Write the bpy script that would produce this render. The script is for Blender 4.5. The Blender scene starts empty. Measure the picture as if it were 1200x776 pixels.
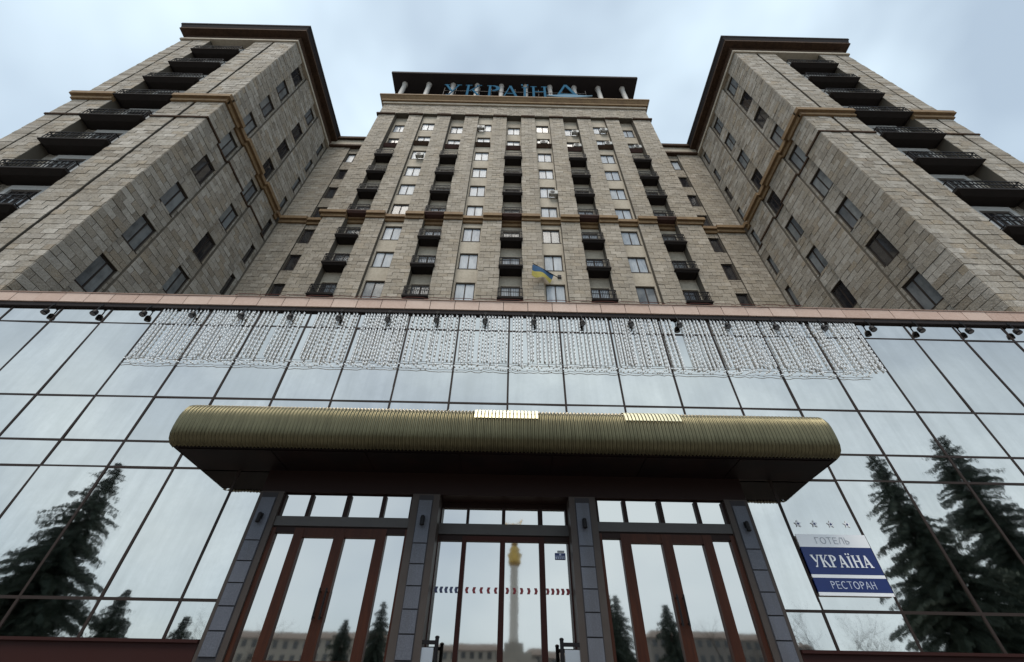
import bpy, bmesh, math, random
from mathutils import Matrix, Vector
R = math.radians
random.seed(7)
S = bpy.context.scene
C = S.collection

# ------------------------------------------------------------------ camera
# the camera stands at the origin, 1.6 m above the square; x right, y towards the hotel, z up
F_PX = 508.94
RT = Vector((0.99977738, -0.01719636, 0.0122259))
UP = Vector((-0.02062403, -0.67415806, 0.7382991))
FW = Vector((0.00445386, 0.73838689, 0.67436263))
cam = bpy.data.objects.new('camera', bpy.data.cameras.new('camera'))
C.objects.link(cam)
cam.data.sensor_width = 36.0
cam.data.lens = 36.0 * F_PX / 1200.0
cam.data.clip_start = 0.05
cam.data.clip_end = 6000
cam.matrix_world = Matrix(((RT.x, UP.x, -FW.x, 0), (RT.y, UP.y, -FW.y, 0), (RT.z, UP.z, -FW.z, 0), (0, 0, 0, 1)))
S.camera = cam

# ------------------------------------------------------------------ sky and sun
SUN_EL, SUN_AZ = R(64), R(197)          # high, behind the camera, diffused by the overcast
W = bpy.data.worlds.new('World'); S.world = W; W.use_nodes = True
nt = W.node_tree; nt.nodes.clear()
def nn(tree, t, **k):
    n = tree.nodes.new(t)
    for a, b in k.items():
        setattr(n, a, b)
    return n
L = nt.links.new
out = nn(nt, 'ShaderNodeOutputWorld'); bg = nn(nt, 'ShaderNodeBackground')
sky = nn(nt, 'ShaderNodeTexSky', sky_type='NISHITA', sun_disc=False)
sky.sun_elevation = SUN_EL; sky.sun_rotation = SUN_AZ; sky.air_density = 1.0; sky.dust_density = 0.6; sky.ozone_density = 1.0
tc = nn(nt, 'ShaderNodeTexCoord')
mp = nn(nt, 'ShaderNodeMapping'); mp.inputs['Scale'].default_value = (1.0, 1.0, 1.6)
no = nn(nt, 'ShaderNodeTexNoise'); no.inputs['Scale'].default_value = 1.5; no.inputs['Detail'].default_value = 4; no.inputs['Roughness'].default_value = 0.52
no.inputs['Distortion'].default_value = 0.25
rp = nn(nt, 'ShaderNodeValToRGB')
rp.color_ramp.elements[0].position = 0.38; rp.color_ramp.elements[0].color = (0.50,) * 3 + (1,)
rp.color_ramp.elements[1].position = 0.63; rp.color_ramp.elements[1].color = (1.0,) * 3 + (1,)
mx = nn(nt, 'ShaderNodeMix', data_type='RGBA')
L(tc.outputs['Generated'], mp.inputs['Vector']); L(mp.outputs['Vector'], no.inputs['Vector'])
L(no.outputs['Fac'], rp.inputs['Fac']); L(rp.outputs['Color'], mx.inputs['Factor'])
L(sky.outputs['Color'], mx.inputs['A'])
mx.inputs['B'].default_value = (8.5, 10.2, 11.5, 1)      # the veil of cloud
L(mx.outputs['Result'], bg.inputs['Color']); bg.inputs['Strength'].default_value = 0.1
L(bg.outputs['Background'], out.inputs['Surface'])

sl = bpy.data.lights.new('sun', 'SUN'); sl.energy = 2.8; sl.angle = R(36); sl.color = (1.0, 0.92, 0.82)
so = bpy.data.objects.new('sun', sl); C.objects.link(so)
d = Vector((math.sin(SUN_AZ) * math.cos(SUN_EL), math.cos(SUN_AZ) * math.cos(SUN_EL), math.sin(SUN_EL)))
so.rotation_euler = d.to_track_quat('Z', 'Y').to_euler()
so.location = d * 100

S.view_settings.view_transform = 'Standard'; S.view_settings.look = 'None'
S.view_settings.exposure = 0.0; S.view_settings.gamma = 1.0; S.view_settings.use_curve_mapping = False

# ------------------------------------------------------------------ materials
M = {}
def mat(name, col, rough=0.7, metal=0.0, ior=1.45, noise=None, bump=None, island=None, spec=0.5, emit=None):
    """noise=(scale, amount, colour) stains; bump=(scale, strength, distance); island=list of block colours"""
    m = bpy.data.materials.new(name); m.use_nodes = True
    t = m.node_tree; b = t.nodes['Principled BSDF']; K = t.links.new
    b.inputs['Base Color'].default_value = (*col, 1); b.inputs['Roughness'].default_value = rough
    b.inputs['Metallic'].default_value = metal; b.inputs['IOR'].default_value = ior
    b.inputs['Specular IOR Level'].default_value = spec
    g = nn(t, 'ShaderNodeNewGeometry')
    src = None
    if island:
        oi = nn(t, 'ShaderNodeObjectInfo')
        ad = nn(t, 'ShaderNodeMath', operation='ADD'); fr = nn(t, 'ShaderNodeMath', operation='FRACT')
        K(g.outputs['Random Per Island'], ad.inputs[0]); K(oi.outputs['Random'], ad.inputs[1]); K(ad.outputs[0], fr.inputs[0])
        cr = nn(t, 'ShaderNodeValToRGB'); e = cr.color_ramp
        while len(e.elements) < len(island):
            e.elements.new(0.5)
        for i, c in enumerate(island):
            e.elements[i].position = i / (len(island) - 1); e.elements[i].color = (*c, 1)
        K(fr.outputs[0], cr.inputs['Fac']); src = cr.outputs['Color']
    if noise:
        for k, (sc, amt, c2, *st_) in enumerate(noise if isinstance(noise, list) else [noise]):
            n1 = nn(t, 'ShaderNodeTexNoise'); n1.inputs['Scale'].default_value = sc; n1.inputs['Detail'].default_value = 5
            n1.inputs['Roughness'].default_value = 0.6
            if st_:
                mq = nn(t, 'ShaderNodeMapping'); mq.inputs['Scale'].default_value = st_[0]
                K(g.outputs['Position'], mq.inputs['Vector']); K(mq.outputs['Vector'], n1.inputs['Vector'])
            else: K(g.outputs['Position'], n1.inputs['Vector'])
            mr = nn(t, 'ShaderNodeMapRange'); mr.inputs['From Min'].default_value = 0.42; mr.inputs['From Max'].default_value = 0.68
            mr.inputs['To Max'].default_value = amt
            K(n1.outputs['Fac'], mr.inputs['Value'])
            m2 = nn(t, 'ShaderNodeMix', data_type='RGBA'); m2.inputs['B'].default_value = (*c2, 1)
            if src: K(src, m2.inputs['A'])
            else: m2.inputs['A'].default_value = (*col, 1)
            K(mr.outputs['Result'], m2.inputs['Factor']); src = m2.outputs['Result']
    if src: K(src, b.inputs['Base Color'])
    if bump:
        n2 = nn(t, 'ShaderNodeTexNoise'); n2.inputs['Scale'].default_value = bump[0]; n2.inputs['Detail'].default_value = 4
        K(g.outputs['Position'], n2.inputs['Vector'])
        bp = nn(t, 'ShaderNodeBump'); bp.inputs['Strength'].default_value = bump[1]; bp.inputs['Distance'].default_value = bump[2]
        K(n2.outputs['Fac'], bp.inputs['Height']); K(bp.outputs['Normal'], b.inputs['Normal'])
    if emit:
        b.inputs['Emission Color'].default_value = (*emit[0], 1); b.inputs['Emission Strength'].default_value = emit[1]
    M[name] = m
    return m
TOWER = [(0.406, 0.346, 0.273), (0.297, 0.251, 0.194), (0.469, 0.406, 0.330), (0.351, 0.299, 0.231), (0.523, 0.458, 0.375), (0.235, 0.194, 0.145), (0.397, 0.325, 0.239), (0.334, 0.286, 0.218)]
WINGT = [(0.415, 0.367, 0.306), (0.280, 0.238, 0.185), (0.496, 0.450, 0.387), (0.351, 0.303, 0.239), (0.559, 0.511, 0.445), (0.190, 0.155, 0.115), (0.379, 0.299, 0.206), (0.325, 0.286, 0.231)]
RUN = (1.5, 1.5, .12)
mat('tower_stone', (.36, .32, .26), .85, noise=[(.35, .45, (.29, .235, .165)), (1.0, .45, (.21, .185, .15), RUN), (5, .3, (.22, .19, .15)), (14, .3, (.58, .54, .47)), (22, .35, (.20, .17, .135))], bump=(11, .8, .04), island=TOWER)
mat('wing_stone', (.36, .33, .28), .85, noise=[(.3, .5, (.25, .20, .135)), (1.0, .5, (.18, .16, .13), RUN), (4.5, .3, (.20, .17, .135)), (14, .3, (.60, .57, .52)), (22, .35, (.17, .15, .12))], bump=(11, .8, .04), island=WINGT)
mat('joint', (.12, .105, .085), .95, spec=.1)
mat('smooth_stone', (.48, .42, .33), .8, noise=[(.8, .5, (.28, .23, .17)), (6, .3, (.2, .17, .13))], bump=(12, .3, .02))
mat('ochre', (.255, .165, .08), .8, noise=[(.9, .6, (.16, .09, .045)), (5, .4, (.10, .06, .035))], bump=(12, .3, .02))
mat('soffit_brown', (.085, .052, .034), .85, spec=.12, noise=[(1.3, .6, (.045, .03, .022)), (6, .5, (.03, .02, .016))])
mat('roof_dark', (.035, .03, .03), .8, spec=.12)
mat('black_iron', (.018, .017, .018), .6, spec=.12)
mat('slab_dark', (.028, .023, .021), .8, spec=.12, noise=(2.5, .5, (.02, .018, .016)))
mat('slab_red', (.085, .04, .03), .8, noise=(2.5, .5, (.04, .022, .018)))
mat('frame_dark', (.045, .035, .03), .6, spec=.12)
mat('frame_light', (.40, .385, .36), .6)
mat('column_white', (.50, .48, .45), .7, noise=(2, .4, (.36, .33, .3)))
mat('sign_blue', (.045, .125, .20), .8, spec=.0, noise=(.8, .3, (.07, .18, .25)))
mat('sign_white', (.20, .30, .38), .8, spec=.0)
mat('curtain_pane', (.43, .48, .53), .25, ior=1.45, spec=.12, island=[(.20, .235, .275), (.40, .45, .50), (.47, .51, .55), (.30, .34, .39), (.43, .47, .50), (.35, .40, .46), (.52, .55, .57)], noise=[(2.6, .6, (.22, .25, .29), (1, 1, .35)), (5, .5, (.55, .57, .58), (2.2, 2.2, .3))])
mat('dim_pane', (.13, .135, .135), .16, ior=1.5, spec=.3, island=[(.12, .13, .14), (.22, .235, .24), (.30, .31, .305), (.16, .17, .18), (.25, .255, .245)], noise=[(1.1, .6, (.03, .033, .038)), (3, .4, (.26, .26, .25), (1.6, 1.6, .3))])  # grey of reflections put into the pane colours
mat('dark_pane', (.022, .022, .026), .07, ior=1.7, noise=(1.2, .5, (.06, .055, .05)))
mat('mirror_pane', (.75, .71, .655), .03, metal=1.0, bump=(1.1, .12, .02), island=[(.70, .665, .61), (.76, .72, .66), (.66, .63, .585), (.79, .745, .68), (.73, .69, .635)], noise=[(.8, .45, (.54, .515, .48)), (2.0, .45, (.55, .525, .48), (1.6, 1, .10)), (7, .25, (.60, .57, .52))])
mat('door_pane', (.70, .655, .60), .03, metal=1.0, bump=(.8, .04, .02))
mat('mullion_brown', (.035, .026, .023), .5, spec=.12)
mat('tile_terracotta', (.52, .37, .30), .7, noise=[(1.6, .4, (.40, .27, .21)), (14, .35, (.60, .47, .40))], bump=(30, .2, .01),
    island=[(.52, .37, .30), (.44, .30, .235), (.56, .42, .345), (.48, .33, .255)])
mat('tile_cap', (.36, .24, .19), .7, noise=(3, .5, (.22, .14, .11)))
mat('base_red', (.034, .012, .010), .45, spec=.15, noise=(1.5, .5, (.035, .014, .012)))
mat('brass', (.15, .132, .078), .36, metal=.92, noise=[(1.2, .5, (.12, .105, .06)), (12, .3, (.18, .162, .10)), (1.5, .5, (.085, .075, .045), (5, 5, .3))])
mat('brass_sheen', (.80, .74, .50), .38, metal=.35, noise=(20, .25, (.62, .56, .36)))  # bright sheen on the canopy ribs, put into the colour
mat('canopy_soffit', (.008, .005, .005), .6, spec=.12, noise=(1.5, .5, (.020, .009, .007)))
mat('granite', (.14, .15, .178), .4, spec=.2, island=[(.105, .112, .135), (.085, .09, .108), (.12, .127, .15)], noise=[(40, .5, (.165, .172, .20)), (1.7, .4, (.09, .092, .11)), (1.2, .5, (.08, .078, .082), (3, 3, .4))])
mat('pier_frame', (.065, .053, .047), .5, spec=.15, noise=(3, .4, (.08, .07, .065)))
mat('pier_backing', (.045, .042, .045), .6, spec=.12)
mat('lintel_grey', (.075, .07, .068), .5, spec=.15, noise=(2.5, .5, (.09, .085, .08)))
mat('wood_red', (.048, .016, .009), .4, spec=.15, noise=[(2.2, .5, (.075, .026, .013), (4, 4, .4)), (9, .5, (.024, .010, .007), (3, 3, .3))])
mat('dark_wood', (.022, .012, .010), .45, spec=.12)
mat('wood_brown', (.028, .010, .008), .45, spec=.12, noise=[(.35, .6, (.055, .015, .010))])
mat('lamp_black', (.014, .013, .014), .45, spec=.12)
mat('lens', (.12, .12, .13), .1)
mat('wire_grey', (.47, .475, .48), .7)
mat('bulb_white', (.85, .87, .88), .4)
mat('wire_red', (.16, .05, .04), .7)
mat('sign_navy', (.012, .028, .135), .35)
mat('white_print', (.90, .90, .91), .4)
mat('grey_print', (.42, .43, .46), .5)
mat('pale_print', (.62, .66, .78), .5)
mat('tape_red', (.20, .02, .025), .5)
mat('tape_blue', (.05, .06, .13), .5)
mat('steel', (.45, .46, .48), .3, metal=.8)
mat('flag_blue', (.025, .09, .19), .8, noise=(3, .4, (.02, .07, .17)))
mat('flag_yellow', (.44, .37, .08), .8, noise=(3, .5, (.28, .24, .06)))
mat('ac_white', (.42, .42, .40), .6)
mat('paving', (.19, .18, .17), .85, noise=[(.4, .4, (.14, .132, .125)), (6, .4, (.24, .23, .215))], bump=(8, .2, .02))
mat('step_stone', (.22, .21, .20), .8, noise=(3, .4, (.15, .145, .14)))
mat('needle', (.035, .058, .045), .8, noise=(.9, .7, (.060, .085, .072)), island=[(.028, .048, .036), (.05, .075, .062), (.022, .04, .03)])
mat('bark', (.07, .055, .045), .9, noise=(4, .5, (.04, .032, .028)))
mat('twig', (.04, .033, .028), .9)
mat('gold', (.42, .28, .08), .3, metal=.9)
mat('far_wall', (.28, .26, .23), .85, noise=(.2, .5, (.22, .2, .18)))
mat('far_wall_dark', (.16, .15, .14), .85, noise=(.2, .5, (.12, .11, .105)))
mat('far_roof', (.12, .10, .09), .85)
mat('far_window', (.035, .04, .048), .15)

# ------------------------------------------------------------------ mesh helpers
class MB:
    def __init__(s):
        s.v = []; s.f = []
    def poly(s, *pts):
        n = len(s.v); s.v += [tuple(p) for p in pts]; s.f.append(tuple(range(n, n + len(pts)))); return s
    def hexa(s, p):                       # p: 4 bottom, 4 top
        n = len(s.v); s.v += [tuple(q) for q in p]
        for f in ((3, 2, 1, 0), (4, 5, 6, 7), (0, 1, 5, 4), (1, 2, 6, 5), (2, 3, 7, 6), (3, 0, 4, 7)):
            s.f.append(tuple(n + i for i in f))
        return s
    def box(s, x0, x1, y0, y1, z0, z1):
        if x0 > x1: x0, x1 = x1, x0
        if y0 > y1: y0, y1 = y1, y0
        return s.hexa([(x0, y0, z0), (x1, y0, z0), (x1, y1, z0), (x0, y1, z0), (x0, y0, z1), (x1, y0, z1), (x1, y1, z1), (x0, y1, z1)])
    def tube(s, pts, rad, n=6, cap=True):
        pts = [Vector(p) for p in pts]
        if not isinstance(rad, (list, tuple)): rad = [rad] * len(pts)
        base = len(s.v); up = Vector((.31, .17, 1)).normalized()
        for i, p in enumerate(pts):
            t = (pts[min(i + 1, len(pts) - 1)] - pts[max(i - 1, 0)]).normalized()
            a = t.cross(up)
            if a.length < 1e-3: a = t.cross(Vector((1, 0, 0)))
            a.normalize(); b = t.cross(a)
            for k in range(n):
                w = 2 * math.pi * k / n
                s.v.append(tuple(p + (a * math.cos(w) + b * math.sin(w)) * rad[i]))
        for i in range(len(pts) - 1):
            for k in range(n):
                k2 = (k + 1) % n
                s.f.append((base + i * n + k, base + i * n + k2, base + (i + 1) * n + k2, base + (i + 1) * n + k))
        if cap:
            s.f.append(tuple(base + k for k in range(n))[::-1]); s.f.append(tuple(base + (len(pts) - 1) * n + k for k in range(n)))
        return s
    def lathe(s, cx, cy, prof, n=14):
        base = len(s.v)
        for r, z in prof:
            for k in range(n):
                w = 2 * math.pi * k / n
                s.v.append((cx + r * math.cos(w), cy + r * math.sin(w), z))
        for i in range(len(prof) - 1):
            for k in range(n):
                k2 = (k + 1) % n
                s.f.append((base + i * n + k, base + i * n + k2, base + (i + 1) * n + k2, base + (i + 1) * n + k))
        s.f.append(tuple(base + k for k in range(n))[::-1]); s.f.append(tuple(base + (len(prof) - 1) * n + k for k in range(n)))
        return s
    def mesh(s, name, m, smooth=False):
        me = bpy.data.meshes.new(name); me.from_pydata(s.v, [], s.f)
        me.materials.append(M[m] if isinstance(m, str) else m)
        if smooth: me.polygons.foreach_set('use_smooth', [True] * len(me.polygons))
        me.update(); return me

def split(mb):
    """the clusters of boxes in mb that touch one another, each as an MB of its own"""
    n = len(mb.v) // 8; bb = []
    for i in range(n):
        q = mb.v[i * 8:i * 8 + 8]; bb.append([min(a[k] for a in q) - .012 for k in range(3)] + [max(a[k] for a in q) + .012 for k in range(3)])
    par = list(range(n))
    def fd(i):
        while par[i] != i: i = par[i]
        return i
    for i in range(n):
        for j in range(i):
            if all(bb[i][k] <= bb[j][k + 3] and bb[j][k] <= bb[i][k + 3] for k in range(3)): par[fd(i)] = fd(j)
    res = {}
    for i in range(n):
        o = res.setdefault(fd(i), MB()); b0 = len(o.v); o.v += mb.v[i * 8:i * 8 + 8]
        o.f += [tuple(k - i * 8 + b0 for k in f) for f in mb.f[i * 6:i * 6 + 6]]
    return list(res.values())
def parts(name, mb, *a, **k):
    return [part(name, q, *a, **k) for q in split(mb)][0]
WM = {}
def link(name, me, parent=None, mw=None):
    o = bpy.data.objects.new(name, me); C.objects.link(o)
    mw = mw or Matrix.Identity(4)
    if parent is not None:
        o.parent = parent; o.matrix_parent_inverse = WM[parent.name].inverted()
    o.matrix_basis = mw; WM[o.name] = mw.copy()
    return o
def part(name, mb, m, parent, label=None, kind=None, mw=None, smooth=False):
    o = link(name, mb.mesh(name, m, smooth) if isinstance(mb, MB) else mb, parent, mw)
    if label: o['label'] = label
    if kind: o['kind'] = kind
    return o
def thing(name, label, cat, loc=(0, 0, 0), group=None):
    o = link(name, None, None, Matrix.Translation(loc)); o.empty_display_size = .5
    o['label'] = label; o['category'] = cat
    if group: o['group'] = group
    return o
def dup(root, label, mw):
    r = root.copy(); C.objects.link(r); r.matrix_basis = mw; r['label'] = label
    for ch in root.children:
        c = ch.copy(); C.objects.link(c); c.parent = r; c.matrix_parent_inverse = ch.matrix_parent_inverse.copy()
        for g in ch.children:
            q = g.copy(); C.objects.link(q); q.parent = c; q.matrix_parent_inverse = g.matrix_parent_inverse.copy()
    return r
def struct(name, mb, m, kind='structure'):
    o = link(name, mb.mesh(name, m)); o['kind'] = kind; return o
def project(p):
    p = Vector(p); zc = p.dot(FW)
    if zc < .1: return None
    return 600 + F_PX * p.dot(RT) / zc, 388 - F_PX * p.dot(UP) / zc

# ------------------------------------------------------------------ the hotel: one building, a tower between two wings
GROUND = -1.6
hotel = thing('hotel_building', 'tall stone-clad hotel tower with two projecting balconied wings behind the glass front', 'building', (0, 20.5, GROUND))
ROW = .373
class Plane:
    """a wall plane: u along the wall, d outwards, z up"""
    def __init__(s, ox, oy, ux, uy, nx, ny, rot):
        s.o = (ox, oy); s.u = (ux, uy); s.n = (nx, ny); s.rot = rot
    def p(s, u, d, z):
        return (s.o[0] + s.u[0] * u + s.n[0] * d, s.o[1] + s.u[1] * u + s.n[1] * d, z)
    def box(s, mb, u0, u1, d0, d1, z0, z1):
        a = s.p(u0, d0, z0); b = s.p(u1, d1, z1)
        mb.box(a[0], b[0], a[1], b[1], z0, z1)
FRONT_T = Plane(0, 20.2, 1, 0, 0, -1, 0)             # tower pilaster face
blocks = []                                          # (wall key, box) of every stone block
def clad(key, pl, u0, u1, z0, z1, d, holes=(), wid=.62, proud=.03):
    zs = {round(z0, 3), round(z1, 3)}
    k = math.ceil(z0 / ROW)
    while k * ROW < z1 - .12:
        if k * ROW > z0 + .12: zs.add(round(k * ROW, 3))
        k += 1
    for h in holes:
        for q in (h[2], h[3]):
            if z0 < q < z1: zs.add(round(q, 3))
    zs = sorted(zs); zz = [zs[0]]
    edge = {round(z0, 3), round(z1, 3)} | {round(q, 3) for h in holes for q in (h[2], h[3])}
    for q in zs[1:]:                                  # merge slivers, keep the edges of openings
        if q - zz[-1] < .16:
            if q in edge and zz[-1] not in edge and len(zz) > 1: zz[-1] = q
            elif q in edge: zz.append(q)
        else: zz.append(q)
    g = .013
    for a, b in zip(zz[:-1], zz[1:]):
        segs = [(u0, u1)]
        for h in holes:
            if h[2] < b - .01 and h[3] > a + .01:
                ns = []
                for s0, s1 in segs:
                    if h[1] <= s0 or h[0] >= s1: ns.append((s0, s1)); continue
                    if h[0] > s0 + .02: ns.append((s0, h[0]))
                    if h[1] < s1 - .02: ns.append((h[1], s1))
                segs = ns
        r = round(a / ROW)
        for s0, s1 in segs:
            if s1 - s0 < .05: continue
            n = max(1, round((s1 - s0) / wid)); st = (s1 - s0) / n
            cuts = [s0]
            if r % 2 and n > 1:
                cuts += [s0 + st * (i + .5) + random.uniform(-.06, .06) for i in range(n)]
            else:
                cuts += [s0 + st * (i + 1) + random.uniform(-.06, .06) for i in range(n - 1)]
            cuts.append(s1)
            for c0, c1 in zip(cuts[:-1], cuts[1:]):
                dd = d + proud + random.uniform(-.014, .014)
                A = pl.p(c0 + (g if c0 > s0 else 0), d, 0); B = pl.p(c1 - (g if c1 < s1 else 0), dd, 0)
                blocks.append((key, (min(A[0], B[0]), max(A[0], B[0]), min(A[1], B[1]), max(A[1], B[1]), a + g, b - g), pl.n))
win_cache = {}
def window_mesh(w, h, fm, sill=True, bars=1):
    k = (round(w, 2), round(h, 2), fm, sill, bars)
    if k in win_cache: return win_cache[k]
    t = .075; b = MB(); y0, y1 = -.03, .06
    b.box(-w / 2, -w / 2 + t, y0, y1, -h / 2, h / 2); b.box(w / 2 - t, w / 2, y0, y1, -h / 2, h / 2)
    b.box(-w / 2 + t, w / 2 - t, y0, y1, h / 2 - t, h / 2); b.box(-w / 2 + t, w / 2 - t, y0, y1, -h / 2, -h / 2 + t)
    xs = [-w / 2 + t + (w - 2 * t) * i / (bars + 1) for i in range(1, bars + 1)]
    for x in xs: b.box(x - .04, x + .04, y0, y1, -h / 2 + t, h / 2 - t)
    if sill: b.box(-w / 2 - .06, w / 2 + .06, -.16, y1 + .01, -h / 2 - .07, -h / 2 - .002)
    fme = b.mesh('window', fm)
    ed = [-w / 2 + t] + xs + [w / 2 - t]; panes = {}
    for pm in ('curtain_pane', 'dim_pane', 'dark_pane'):
        l = []
        for i in range(bars + 1):
            l0 = ed[i] + (.04 if i else 0); l1 = ed[i + 1] - (.04 if i < bars else 0)
            tr = -h / 2 + t; l.append(MB().box(l0, l1, .0, .03, tr, h / 2 - t).mesh('pane', pm))
        panes[pm] = l
    win_cache[k] = (fme, panes); return win_cache[k]
def window(parent, pl, u, d, z, w, h, pm, fm='frame_dark', sill=True, bars=1):
    fme, panes = window_mesh(w, h, fm, sill, bars)
    p = pl.p(u, d, z)
    mw = Matrix.Translation(p) @ Matrix.Rotation(pl.rot, 4, 'Z')
    o = link('window', fme, parent, mw)
    for me in panes[pm]:
        tilt = Matrix.Rotation(random.uniform(-.012, .012), 4, 'X') @ Matrix.Rotation(random.uniform(-.012, .012), 4, 'Z')
        link('pane', me, o, mw @ tilt)
    return o
_bal = {}
def balcony(parent, x, y_back, y_front, w, zf, m='slab_dark', rail_h=.95, taper=.12, gap=.115, bar=.014):
    k = (round(w, 2), round(y_back - y_front, 2), m)
    if k not in _bal:
        D = y_back - y_front
        s = MB().hexa([(-w / 2 + taper, -D + taper, -.24), (w / 2 - taper, -D + taper, -.24), (w / 2 - taper, 0, -.24), (-w / 2 + taper, 0, -.24),
                       (-w / 2, -D, -.09), (w / 2, -D, -.09), (w / 2, 0, -.09), (-w / 2, 0, -.09)])
        s.box(-w / 2 - .04, w / 2 + .04, -D - .04, 0, -.088, 0)
        r = MB()
        r.box(-w / 2, w / 2, -D, -D + .05, rail_h - .05, rail_h); r.box(-w / 2, w / 2, -D + .005, -D + .045, .08, .12)
        r.box(-w / 2, w / 2, -D + .005, -D + .045, rail_h * .55, rail_h * .55 + .04)
        for sx in (-1, 1):
            xx = sx * (w / 2 - .025)
            r.box(xx - .024, xx + .024, -D + .05, -.05, rail_h - .049, rail_h - .001)
            r.box(xx - .02, xx + .02, -D + .05, -.05, .08, .12)
            n = max(2, int(D / .16))
            for i in range(1, n): r.box(xx - .012, xx + .012, -D + D * i / n - .012, -D + D * i / n + .012, .12, rail_h - .05)
        n = int(w / gap)
        for i in range(n + 1):
            q = -w / 2 + .02 + (w - .04) * i / n; t = .028 if i % 6 == 0 else bar
            r.box(q - t, q + t, -D + .01, -D + .04, .121, rail_h - .051)
        _bal[k] = (s.mesh('balcony', m), r.mesh('railing', 'black_iron'))
    sm, rm = _bal[k]
    mw = Matrix.Translation((x, y_back, zf))
    o = link('balcony', sm, parent, mw); link('railing', rm, o, mw)
    return o

# --- the tower
PX = 3.19; X0 = -.05
COL = {k: X0 + PX * k for k in range(-4, 5)}
ZW = lambda i: 22.4 + 3.36 * i
Z_LOW, Z_MID0, Z_MID1, Z_STRIP, Z_TOP = 8.0, 30.6, 31.3, 52.0, 54.45
T0, T1 = -15.5, 15.5
core = MB()
core.box(T0, T1, 21.0, 33, GROUND, Z_TOP + 1.6)
hw = {k: (.82 if k % 2 == 0 else .84) for k in COL}
tower_wall = part('tower_wall', core, 'joint', hotel)
edges = [T0] + [e for k in range(-4, 5) for e in (COL[k] - hw[k], COL[k] + hw[k])] + [T1]
pb = MB()
for i in range(0, len(edges), 2):                    # ten pilasters
    u0, u1 = edges[i], edges[i + 1]
    pb.box(u0 + .01, u1 - .01, 20.21, 21.2, Z_LOW, Z_TOP)
    for z0, z1 in ((Z_LOW + 10, Z_MID0), (Z_MID1, 51.45), (51.7, Z_TOP)):
        clad('tower', FRONT_T, u0, u1, z0, z1, 0)
    # returns of the pilasters into the recessed strips
for k in COL:                                        # soffits that close the strips under the attic
    pb.box(COL[k] - hw[k] - .005, COL[k] + hw[k] + .005, 20.212, 21.2, Z_STRIP, Z_TOP)
    clad('tower', FRONT_T, COL[k] - hw[k], COL[k] + hw[k], Z_STRIP, Z_TOP, -.004)
parts('pilaster', pb, 'joint', hotel)
smooth = MB()
BAL_ROWS = range(-1, 7)
for k in COL:
    x = COL[k]; even = k % 2 == 0; dep = -.60 if even else -.32
    holes = []
    for i in range(-1, 9):
        holes.append((x - .70, x + .70, ZW(i) - .92, ZW(i) + .92))
    # recessed wall of the strip: its own backing plus stone between the windows
    for z0, z1 in [(Z_LOW + 8, holes[0][2])] + [(holes[i][3], holes[i + 1][2]) for i in range(len(holes) - 1)] + [(holes[-1][3], Z_STRIP)]:
        pb2 = smooth; pb2.box(x - hw[k] + .003, x + hw[k] - .003, 20.2 - dep, 21.1, z0, z1)
    for h in holes:
        smooth.box(x - hw[k] + .003, h[0], 20.2 - dep + .002, 21.1, h[2], h[3]); smooth.box(h[1], x + hw[k] - .003, 20.2 - dep + .002, 21.1, h[2], h[3])
    for i in range(-1, 9):
        q = random.random()
        if even and i in (4, 5, 6): pm = 'dim_pane' if q < .35 else 'dark_pane'
        elif even and abs(k) == 4 and i < 4: pm = 'dim_pane' if q < .5 else 'dark_pane'
        elif even: pm = 'curtain_pane' if q < .72 else 'dim_pane'
        else: pm = 'curtain_pane' if q < .88 else 'dim_pane'
        window(hotel, FRONT_T, x, dep - .14, ZW(i), 1.4, 1.84, pm)
    if even:
        for i in BAL_ROWS:
            balcony(hotel, x, 20.2 - dep, 19.94, 1.70, ZW(i) - 1.12, 'slab_red' if i == 3 else 'slab_dark')
parts('spandrel_wall', smooth, 'smooth_stone', hotel)
# brown relief panels under the second row from the top
for k in COL:
    dep = -.60 if k % 2 == 0 else -.32
    x = COL[k]; m = MB(); y = 20.2 - dep
    m.hexa([(x - hw[k] + .05, y - .1, ZW(7) - 1.35), (x + hw[k] - .05, y - .1, ZW(7) - 1.35), (x + hw[k] - .05, y, ZW(7) - 1.35), (x - hw[k] + .05, y, ZW(7) - 1.35),
            (x - hw[k] + .05, y - .38, ZW(7) - 1.02), (x + hw[k] - .05, y - .38, ZW(7) - 1.02), (x + hw[k] - .05, y, ZW(7) - 1.02), (x - hw[k] + .05, y, ZW(7) - 1.02)])
    part('window_ledge', m, 'slab_red' if k % 2 == 0 else 'soffit_brown', hotel)

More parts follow.
